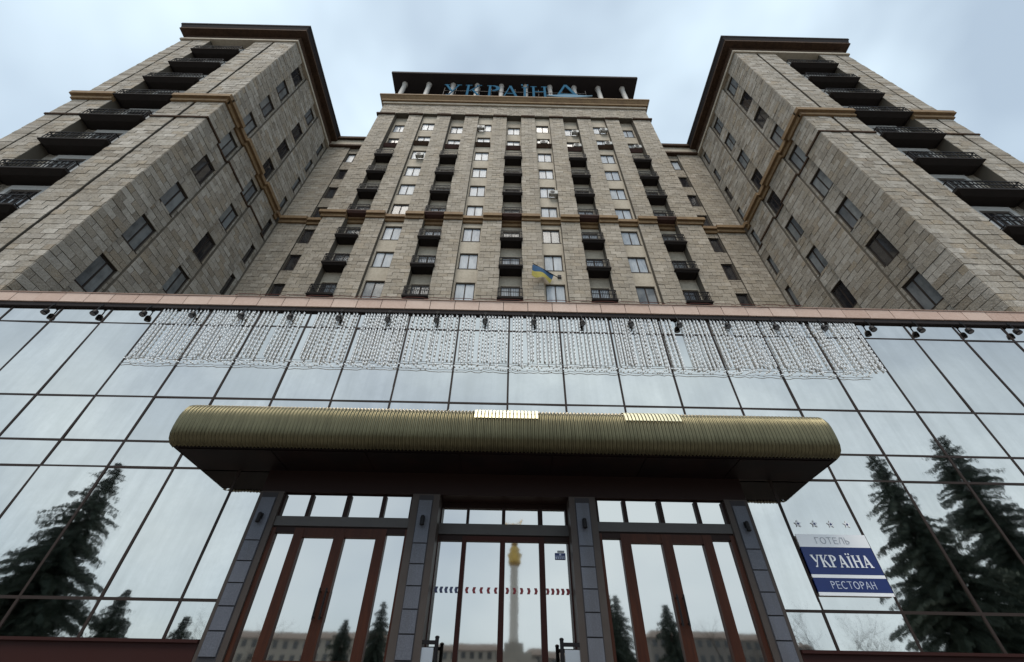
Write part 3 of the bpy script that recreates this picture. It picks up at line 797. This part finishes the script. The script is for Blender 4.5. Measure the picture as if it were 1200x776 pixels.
# safety tape across the middle doors, small notice on the glass
for i, (a, b_) in enumerate(PNM):
    tp = MB()
    for q in range(5):
        x = a + (b_ - a) * (q + .5) / 5; k = (1, 1, -1, -1)[i] * .02
        z = 2.115
        for s, z0, z1 in ((1, z - .055, z), (-1, z, z + .055)):
            o0, o1 = (k, 0) if s > 0 else (0, k)
            tp.hexa([(x - .028 + o0, 10.372, z0), (x + .028 + o0, 10.372, z0), (x + .028 + o0, 10.38, z0), (x - .028 + o0, 10.38, z0),
                     (x - .028 + o1, 10.372, z1), (x + .028 + o1, 10.372, z1), (x + .028 + o1, 10.38, z1), (x - .028 + o1, 10.38, z1)])
    part('marking_tape', tp, 'tape_blue' if i == 0 else 'tape_red', pav)
no_ = part('door_notice', MB().box(1.09, 1.32, 10.366, 10.38, 2.73, 2.86), 'sign_navy', pav)
nb = MB()
nb.box(1.10, 1.31, 10.363, 10.366, 2.79, 2.80)
for i in range(5): nb.box(1.105 + .042 * i, 1.13 + .042 * i, 10.363, 10.366, 2.745, 2.775)
nb.box(1.185, 1.225, 10.363, 10.366, 2.81, 2.845)
part('print', nb, 'pale_print', no_)
part('print', MB().box(1.15, 1.30, 10.366, 10.38, 2.88, 2.91), 'grey_print', no_)

# ------------------------------------------------------------------ wall sign on the glass
ws = thing('wall_sign', 'blue and white hotel sign reading ГОТЕЛЬ УКРАЇНА РЕСТОРАН below four stars on the glass', 'sign', (7.1, 9.95, 2.04))
SX0, SX1 = 6.345, 7.865
YS = 9.93
part('white_band', MB().box(SX0, SX1, YS, YS + .02, 2.955, 3.215), 'white_print', ws)
part('blue_band', MB().box(SX0, SX1, YS, YS + .02, 2.425, 2.953), 'sign_navy', ws)
part('white_line', MB().box(SX0, SX1, YS, YS + .02, 2.362, 2.423), 'white_print', ws)
part('blue_band', MB().box(SX0, SX1, YS, YS + .02, 2.102, 2.36), 'sign_navy', ws)
part('white_line', MB().box(SX0, SX1, YS, YS + .02, 2.04, 2.10), 'white_print', ws)
def word(txt, font, x0, x1, z, h, m, widths, y=YS, heavy=1.0):
    tot = sum(widths[c] for c in txt); sc = (x1 - x0) / tot; x = x0
    for c in txt:
        part('letter', letter(c, font, (x, z), (sc, h), y - .006, y, heavy), m, ws); x += widths[c] * sc
WS = dict(У=.98, К=1.0, Р=.86, А=1.02, Ї=.60, Н=1.02)
WN = dict(Г=.74, О=1.0, Т=.86, Е=.80, Л=.88, Ь=.78, Р=.78, С=.94, А=.86, Н=.86)
word('ГОТЕЛЬ', SANS, 6.72, 7.48, 3.02, .135, 'grey_print', WN, heavy=.8)
word('УКРАЇНА', SERIF, 6.47, 7.74, 2.56, .235, 'white_print', WS)
word('РЕСТОРАН', SANS, 6.66, 7.60, 2.165, .135, 'pale_print', WN, heavy=.8)
for i in range(4):
    cx = 6.54 + .367 * i; cz = 3.455
    p = []
    for k in range(10):
        r = .085 if k % 2 == 0 else .040; w = math.pi / 2 + k * math.pi / 5
        p.append((cx + r * math.cos(w), 9.985, cz + r * math.sin(w)))
    st = MB(); n = len(p)
    st.v = p + [(a, 9.992, c_) for a, _, c_ in p]; st.f = [tuple(range(n))] + [(k, (k + 1) % n, n + (k + 1) % n, n + k) for k in range(n)] + [tuple(range(n, 2 * n))[::-1]]
    so_ = part('star', st, 'white_print', ws)
    part('star_stud', MB().tube([(cx, 9.977, cz), (cx, 9.985, cz)], .021, 10), 'sign_navy', so_)

# ------------------------------------------------------------------ string lights hanging in front of the glass
lc = thing('light_curtain', 'curtain of unlit white string lights hanging below the tiled ledge in front of the glass', 'string lights', (0, 9.93, 7.5))
random.seed(3)
bulb = MB(); hem = MB()
for k in range(-7, 7):
    x0 = MX0 + MP * k; wires = MB(); bulb = MB()
    n = random.choice([12, 13, 15, 16, 17])
    for i in range(n):
        if random.random() < .07: continue
        x = x0 + .05 + (MP - .1) * (i + .5) / n + random.uniform(-.02, .02); dx = random.uniform(-.02, .02)
        zb = 7.82 + random.uniform(-.10, .12)
        pts = [(x, 9.955, 9.76), (x + dx * .5 + random.uniform(-.015, .015), 9.955, 9.1), (x + dx + random.uniform(-.015, .015), 9.955, 8.4), (x + dx, 9.955, zb)]
        wires.tube(pts, random.choice([.007, .011, .016]), 4)
        z = 9.7
        while z > zb:
            t = (9.76 - z) / (9.76 - zb); xx = x + dx * t
            bulb.box(xx + .014, xx + .042, 9.945, 9.965, z - .075, z); z -= random.uniform(.09, .17)
    o = part('strand_bundle', wires, 'wire_grey', lc, kind='stuff')
    part('bulbs', bulb, 'bulb_white', o, kind='stuff')
for zz, amp in ((7.80, .018), (7.55, .03)):
    pts = []
    xx = MX0 - MP * 7
    while xx < MX0 + MP * 7 - .5:
        pts.append((xx, 9.95, zz + random.uniform(-amp, amp))); xx += .13
    part('hem_wire', MB().tube(pts, .011, 4), 'wire_grey', lc)
bl = MB(); xx = MX0 - MP * 7
while xx < MX0 + MP * 7 - .5:
    z = 7.67 + random.uniform(-.09, .09); bl.box(xx, xx + .045, 9.945, 9.96, z, z + .03); xx += .07
part('bulbs', bl, 'bulb_white', lc, kind='stuff')
pts = []; xx = -9.0; j = 0
while xx < 9.6:
    pts.append((xx, 9.83, 10.35 + (.035 if j % 6 else -.015) + random.uniform(-.008, .008))); xx += .13; j += 1
part('ledge_wire', MB().tube(pts, .012, 4), 'wire_red', lc)
for xx in [(-9 + .79 * i) for i in range(24)]:
    pass

# ------------------------------------------------------------------ floodlights under the ledge
ORD = ['leftmost', 'second', 'third', 'fourth', 'fifth', 'sixth', 'seventh', 'eighth', 'ninth', 'tenth', 'eleventh']
proto = None
for k in range(21):
    x = (.75 + 1.553 * (k - 10)) * .985
    if k < 10: lab = ORD[k] + (' black floodlight from the left under the ledge' if k else ' of the black floodlights hanging under the tiled ledge')
    elif k == 10: lab = 'middle one of the black floodlights, just right of the central glass mullion'
    else:
        r = 20 - k; lab = (ORD[r] + ' black floodlight from the right under the ledge') if r else 'rightmost of the black floodlights hanging under the tiled ledge'
    if proto is None:
        proto = thing('floodlight', lab, 'floodlight', (x, 9.88, 9.44), 'floodlights hanging under the tiled ledge')
        prf = [(.03, .11), (.065, .09), (.084, .04), (.09, -.04), (.085, -.08), (.08, -.08)]
        hm = MB()
        hm.lathe(0, 0, prf, 14)
        hs_ = part('housing', hm.mesh('housing', 'lamp_black', True), None, proto, mw=Matrix.Translation((x, 9.88, 9.44)) @ Matrix.Rotation(R(-14), 4, 'X'))
        ln = MB().lathe(0, 0, [(.076, -.083), (.076, -.076)], 14)
        part('lens', ln, 'lens', hs_, mw=Matrix.Translation((x, 9.88, 9.44)) @ Matrix.Rotation(R(-14), 4, 'X'))
        br = MB().tube([(x, 9.90, 9.77), (x, 9.885, 9.66), (x, 9.88, 9.55)], .018, 6); br.box(x - .05, x + .05, 9.893, 9.914, 9.74, 9.82)
        part('bracket', br, 'lamp_black', proto)
    else:
        dup(proto, lab, Matrix.Translation((x, 9.88, 9.44)))

# ------------------------------------------------------------------ lamps on the piers, barrier posts by the middle doors
labs = ['small black wall lamp high on the leftmost stone pier', 'small black wall lamp on the pier left of the middle doors',
        'small black wall lamp on the pier right of the middle doors', 'small black wall lamp on the rightmost stone pier']
for (a, b_, s0, s1), lab in zip(PIERS, labs):
    x = (s0 + s1) / 2; t = thing('wall_lamp', lab, 'lamp', (x, 9.86, 3.3), 'lamps on the entrance piers')
    part('lamp_body', MB().lathe(x, 9.79, [(.02, 3.42), (.045, 3.40), (.05, 3.22), (.02, 3.2)], 10), 'lamp_black', t)
    part('arm', MB().tube([(x, 9.872, 3.36), (x, 9.79, 3.42)], .014, 6), 'lamp_black', t)
    part('back_plate', MB().box(x - .035, x + .035, 9.858, 9.871, 3.30, 3.42), 'lamp_black', t)
for sx, lab in ((1, 'low black post with steel plate right of the middle doors'), (-1, 'low black post with steel plate left of the middle doors')):
    x = 1.15 * sx - (.06 if sx > 0 else .10); xp = 1.42 if sx > 0 else -1.52
    t = thing('barrier_post', lab, 'post', (x, 9.95, .7), 'barrier posts beside the middle doors')
    part('post', MB().lathe(x, 9.95, [(.06, .7), (.06, .72), (.036, .74), (.036, 1.22), (.042, 1.23), (.042, 1.25), (.02, 1.265)], 12), 'lamp_black', t)
    part('arm', MB().box(min(x, xp), max(x, xp), 9.925, 9.975, 1.13, 1.19), 'lamp_black', t)
    part('plate', MB().box(min(x + .05 * sx, xp), max(x + .05 * sx, xp), 9.94, 9.96, .76, 1.08), 'steel', t)

# ------------------------------------------------------------------ flag and air conditioners on the tower
fl = thing('flag', 'blue and yellow flag on a short pole on the tower wall', 'flag', (3.5, 20.4, 23.9))
px = Vector((3.5, 20.5, 23.95)); pe = Vector((1.5, 19.45, 24.3))
part('pole', MB().tube([px, pe], .03, 8), 'frame_dark', fl)
def cloth(v0, v1):
    mb = MB(); NX, NZ = 14, 5
    for i in range(NX + 1):
        t = i / NX; base = px.lerp(pe, .22 + .78 * t)
        for j in range(NZ + 1):
            v = v0 + (v1 - v0) * j / NZ
            wob = .16 * math.sin(t * 7 + v * 2.2) * (.3 + v)
            mb.v.append((base.x - .22 * v * (1 - t) - .1 * v, base.y + wob * .7 - .1 * v, base.z - 1.25 * v * (.72 + .28 * t) + .08 * math.sin(t * 5)))
    for i in range(NX):
        for j in range(NZ):
            a = i * (NZ + 1) + j; mb.f.append((a, a + 1, a + NZ + 2, a + NZ + 1))
    return mb
part('blue_cloth', cloth(0, .5), 'flag_blue', fl, smooth=True); part('yellow_cloth', cloth(.5, 1), 'flag_yellow', fl, smooth=True)
part('bracket', MB().box(3.35, 3.62, 20.40, 20.56, 23.95, 24.22), 'lamp_black', fl)
ACS = [(1, 4, .45, 'air conditioner outside a bright window right of the central balconies, fifth row up'),
       (2, 7, .35, 'air conditioner below a window near the top, two columns right of centre'),
       (3, 7, .35, 'air conditioner below a window near the top, three columns right of centre'),
       (4, 7, .30, 'air conditioner below a window near the top in the rightmost balcony column'),
       (2, 8, .40, 'air conditioner by the top row window two columns right of centre'),
       (3, 8, .30, 'air conditioner by the top row window three columns right of centre'),
       (-3, 6, .30, 'air conditioner under a window high in the second column from the left'),
       (-1, 8, -.40, 'air conditioner by the top row window just left of centre'),
       (1, 7, .0, 'air conditioner below a window near the top just right of centre')]
acp = None
for k, i, dx, lab in ACS:
    y = 20.2 + (.60 if k % 2 == 0 else .32); p = Matrix.Translation((COL[k] + dx, y - .30, ZW(i) - .72))
    if acp is None:
        acp = thing('air_conditioner', lab, 'air conditioner', p.translation, 'air conditioners on the tower front')
        part('casing', MB().box(-.38, .38, -.17, .17, -.27, .27).mesh('casing', 'ac_white'), None, acp, mw=p)
        part('fan_grille', MB().lathe(0, 0, [(.20, 0), (.20, .02), (.05, .025)], 14).mesh('fan_grille', 'lamp_black'), None, acp, mw=p @ Matrix.Translation((-.08, -.172, 0)) @ Matrix.Rotation(R(90), 4, 'X'))
        part('bracket', MB().box(-.34, -.30, -.2, .3, -.31, -.272).box(.30, .34, -.2, .3, -.31, -.272).mesh('bracket', 'black_iron'), None, acp, mw=p)
    else: dup(acp, lab, p)

# ------------------------------------------------------------------ the square behind the camera (seen mirrored in the glass)
g = MB(); E_ = 3000
g.poly((-E_, -E_, GROUND), (E_, -E_, GROUND), (E_, E_, GROUND), (-E_, E_, GROUND)); struct('ground', g, 'paving')
st = MB(); n = 14
for i in range(n):
    z = GROUND + (2.3) * (i + 1) / n
    st.box(-7.5, 7.4, 5.6 + .3 * i, 5.6 + .3 * (i + 1) if i < n - 1 else 10.7, GROUND - .01, z)
struct('steps', st, 'step_stone')

def spruce_meshes(seed, h, rad, tiers):
    rnd = random.Random(seed); mb = MB(); tr = MB()
    tr.tube([(0, 0, 0), (.05, 0, h * .4), (0, .03, h * .8), (0, 0, h)], [.26, .19, .08, .015], 8)
    for t in range(tiers):
        f = (t + .5) / tiers; z = h * (.10 + .90 * f ** .92); R0 = rad * (1 - f) ** .82 * rnd.uniform(.62, 1.18) + .12
        nb = max(5, int(11 * (1 - f) + 5)); a0 = rnd.uniform(0, 6.28)
        for b_ in range(nb):
            if rnd.random() < .07: continue
            a = a0 + 2 * math.pi * b_ / nb + rnd.uniform(-.22, .22); Lb = R0 * rnd.uniform(.6, 1.25)
            droop = .30 + .25 * (1 - f); dirv = Vector((math.cos(a), math.sin(a), 0)); side = Vector((-math.sin(a), math.cos(a), 0))
            ns = max(4, int(Lb / .20))
            for i in range(ns):
                u = (i + .6) / ns
                base = dirv * (Lb * u) + Vector((0, 0, z + .12 * Lb * u - droop * Lb * u * u + (.10 * Lb * max(0, u - .75) * 4 * .3)))
                w = (.32 * Lb * (1 - u * .75) * .55 + .10)
                for sgn in (-1, 1):
                    l = w * rnd.uniform(.7, 1.25); d2 = (side * sgn + dirv * .75).normalized()
                    tip = base + d2 * l + Vector((0, 0, -.30 * l + rnd.uniform(-.05, .05)))
                    th = .055 + .05 * rnd.random(); off = Vector((rnd.uniform(-.03, .03), rnd.uniform(-.03, .03), th))
                    mid = base.lerp(tip, .5)
                    mb.poly(base + off * .6, mid + off + dirv * .06, tip, mid - off - dirv * .06)
                    hang = mid + Vector((0, 0, -.16 - .14 * rnd.random()))
                    mb.poly(base, hang, tip)
            e = dirv * Lb + Vector((0, 0, z + .12 * Lb - droop * Lb + .03 * Lb)); e2 = e + dirv * .22 + Vector((0, 0, .03))
            mb.poly(e - side * .07, e2, e + side * .07, e - dirv * .35)
    return tr.mesh('trunk', 'bark'), mb.mesh('crown', 'needle')
SP = [spruce_meshes(11, 15.6, 4.6, 44), spruce_meshes(23, 19.8, 5.8, 52), spruce_meshes(37, 10.5, 3.1, 34)]
def spruce(v, x, y, sc, rot, lab):
    t = thing('spruce_tree', lab, 'tree', (x, y, GROUND), 'spruces on the square')
    mw = Matrix.Translation((x, y, GROUND)) @ Matrix.Rotation(rot, 4, 'Z') @ Matrix.Diagonal((sc, sc, sc, 1))
    part('trunk', SP[v][0], None, t, mw=mw); part('crown', SP[v][1], None, t, mw=mw)
spruce(0, 25.4, -8, 1.0, .3, 'dark spruce mirrored in the glass right of the sign, the shorter of the two')
spruce(1, 35.3, -12, 1.0, 1.1, 'tall dark spruce mirrored in the glass at the right edge')
spruce(2, 27.5, -4, .62, 2.9, 'low dark spruce mirrored in the lowest panes below the two tall spruces')
spruce(2, 31.5, -6, .70, .5, 'low dark spruce mirrored in the lowest panes at the right edge')
spruce(2, 14.3, -25, .94, 2.0, 'slim spruce mirrored in the right-hand door leaf')
spruce(2, 8.9, -24, 1.0, .6, 'spruce mirrored in the narrow side pane of the right-hand doors')
spruce(2, -12.2, -20, .72, 1.4, 'small spruce mirrored in the left-hand doors')
spruce(0, -9.4, -19, .55, 3.4, 'broad spruce mirrored beside the pier left of the middle doors')
spruce(0, -26.8, -9, .95, 2.6, 'tall dark spruce mirrored in the glass left of the entrance')
spruce(1, -33.5, -11, .50, 2.6, 'broad low spruce mirrored in the glass at the left edge')
spruce(2, -30.0, -6, .72, 4.4, 'low dark spruce mirrored in the lowest panes at the left edge')
spruce(2, -21.8, -9, .68, 5.0, 'low dark spruce mirrored in the lowest panes left of the entrance')
spruce(2, -17.6, -9, .55, .9, 'low dark spruce mirrored close to the leftmost stone pier')
spruce(2, -24.2, -7, .60, .2, 'low dark spruce mirrored between the two spruces left of the entrance')
spruce(2, -19.6, -7, .52, 1.2, 'smallest dark spruce mirrored in the lowest panes left of the entrance')
spruce(0, 10.6, -28, .72, 3.9, 'broad spruce mirrored in the left-hand leaf of the right-hand doors')

def bare(seed, h):
    rnd = random.Random(seed); tr = MB(); tw = MB()
    def grow(p, d, l, r, lev):
        q = p
        pts = [p]; rad = [r]
        for i in range(3):
            d = (d + Vector((rnd.uniform(-.16, .16), rnd.uniform(-.16, .16), .06))).normalized(); q = q + d * l / 3; pts.append(q); rad.append(r * (1 - .13 * (i + 1)))
        (tr if lev < 2 else tw).tube(pts, rad, 6 if lev < 2 else 3, False)
        if lev >= 5: return
        for i in range(rnd.choice([3, 3, 4]) if lev else 5):
            k = rnd.choice([1, 2, 3, 3])
            a = rnd.uniform(0, 6.28); s_ = rnd.uniform(.45, .85)
            ax = d.cross(Vector((math.cos(a), math.sin(a), .2))).normalized()
            grow(pts[k], (Matrix.Rotation(s_, 3, ax) @ d).normalized(), l * rnd.uniform(.58, .78), rad[k] * .64, lev + 1)
    grow(Vector((0, 0, 0)), Vector((0, 0, 1)), h * .36, h * .021, 0)
    return tr.mesh('trunk', 'bark'), tw.mesh('twigs', 'twig')
BT = [bare(5, 9.5), bare(9, 8.0)]
def bare_tree(v, x, y, sc, rot, lab):
    t = thing('bare_tree', lab, 'tree', (x, y, GROUND), 'leafless trees on the square')
    mw = Matrix.Translation((x, y, GROUND)) @ Matrix.Rotation(rot, 4, 'Z') @ Matrix.Diagonal((sc, sc, sc, 1))
    part('trunk', BT[v][0], None, t, mw=mw); part('crown', BT[v][1], None, t, mw=mw)
bare_tree(0, 15.2, -5.5, .78, 0, 'leafless tree mirrored in the pane left of the hotel sign')
bare_tree(1, 18.4, -6.5, .80, 1, 'leafless tree mirrored in the glass below the hotel sign')
bare_tree(0, -15.8, -14, .80, 2, 'leafless tree mirrored in the left-hand doors')
bare_tree(0, 17.5, -24, 1.0, 5, 'leafless tree mirrored in the right-hand leaf of the right-hand doors')
bare_tree(1, 20.5, -26, 1.05, 2, 'leafless tree mirrored in the narrow pane at the right of the doors')
bare_tree(1, -19.5, -16, .95, 4, 'leafless tree mirrored beside the left-hand pier')

# victory-style column on the far side of the square, mirrored in the middle doors
mo = thing('column_monument', 'tall white column topped by a golden figure, mirrored in the middle doors', 'monument', (3.0, -150, GROUND))
X, Y = 3.0, -150
part('shaft', MB().lathe(X, Y, [(1.7, 19.5), (1.45, 21), (1.32, 41.5), (1.6, 42.2)], 20), 'column_white', mo, smooth=True)
part('capital', MB().lathe(X, Y, [(1.5, 42.0), (2.3, 43.2), (2.0, 44.2), (2.6, 45.8), (1.6, 46.4), (1.9, 47.6), (.6, 49.5)], 16), 'gold', mo, smooth=True)
fg = MB().lathe(X, Y, [(1.3, 49.2), (1.0, 51), (.75, 53.2), (.95, 54.6), (.35, 55.4), (.42, 56.2), (.30, 56.9)], 14)
fg.tube([(X, Y, 54.6), (X - 1.8, Y, 55.6), (X - 3.4, Y, 57.6)], [.4, .3, .2], 8); fg.tube([(X, Y, 54.6), (X + 1.8, Y, 55.6), (X + 3.4, Y, 58.8)], [.4, .3, .2], 8)
fg.tube([(X - 3.6, Y, 57.6), (X - 1.5, Y, 57.0), (X + 1.5, Y, 57.2), (X + 3.6, Y, 58.9)], .16, 6)
part('figure', fg, 'gold', mo, smooth=True)
pd = MB()
for sx in (-1, 1): pd.box(X + sx * 3.2, X + sx * 6.5, Y - 5, Y + 5, GROUND, 13)
pd.box(X - 7.2, X + 7.2, Y - 5.6, Y + 5.6, 13, 15.2); pd.box(X - 5.5, X + 5.5, Y - 4.4, Y + 4.4, 15.2, 17.2); pd.box(X - 3, X + 3, Y - 3, Y + 3, 17.2, 19.5)
part('pedestal', pd, 'far_wall', mo)
def block(name, lab, x, y, w, dpt, h, fl, nw, m, rot=0):
    t = thing(name, lab, 'building', (x, y, GROUND), 'buildings across the square')
    mw = Matrix.Translation((x, y, GROUND)) @ Matrix.Rotation(rot, 4, 'Z')
    part('wall', MB().box(-w / 2, w / 2, -dpt / 2, dpt / 2, 0, h), m, t, mw=mw)
    part('roof', MB().hexa([(-w / 2 - .6, -dpt / 2 - .6, h), (w / 2 + .6, -dpt / 2 - .6, h), (w / 2 + .6, dpt / 2 + .6, h), (-w / 2 - .6, dpt / 2 + .6, h),
                            (-w / 2 + 2, -dpt / 2 + 3, h + 2.4), (w / 2 - 2, -dpt / 2 + 3, h + 2.4), (w / 2 - 2, dpt / 2 - 3, h + 2.4), (-w / 2 + 2, dpt / 2 - 3, h + 2.4)]), 'far_roof', t, mw=mw)
    wm = MB().box(-.8, .8, -.08, .12, -1.1, 1.1).mesh('window', 'far_window')
    for r in range(fl):
        for c_ in range(nw):
            link('window', wm, t, mw @ Matrix.Translation((-w / 2 + w * (c_ + .5) / nw, dpt / 2, h * (r + .6) / fl)))
block('apartment_building', 'pale apartment building beside the column, mirrored in the middle doors', -14, -190, 26, 16, 23, 6, 8, 'far_wall')
block('apartment_building', 'wide grey apartment building right of the column, mirrored in the middle doors', 24, -185, 34, 16, 21, 5, 10, 'far_wall_dark')
block('apartment_building', 'long dark building on the rise, mirrored in the right-hand doors', 84, -185, 60, 18, 27, 6, 18, 'far_wall_dark')
block('apartment_building', 'grey building at the left of the square, mirrored in the left-hand doors', -72, -180, 58, 18, 24, 6, 16, 'far_wall')
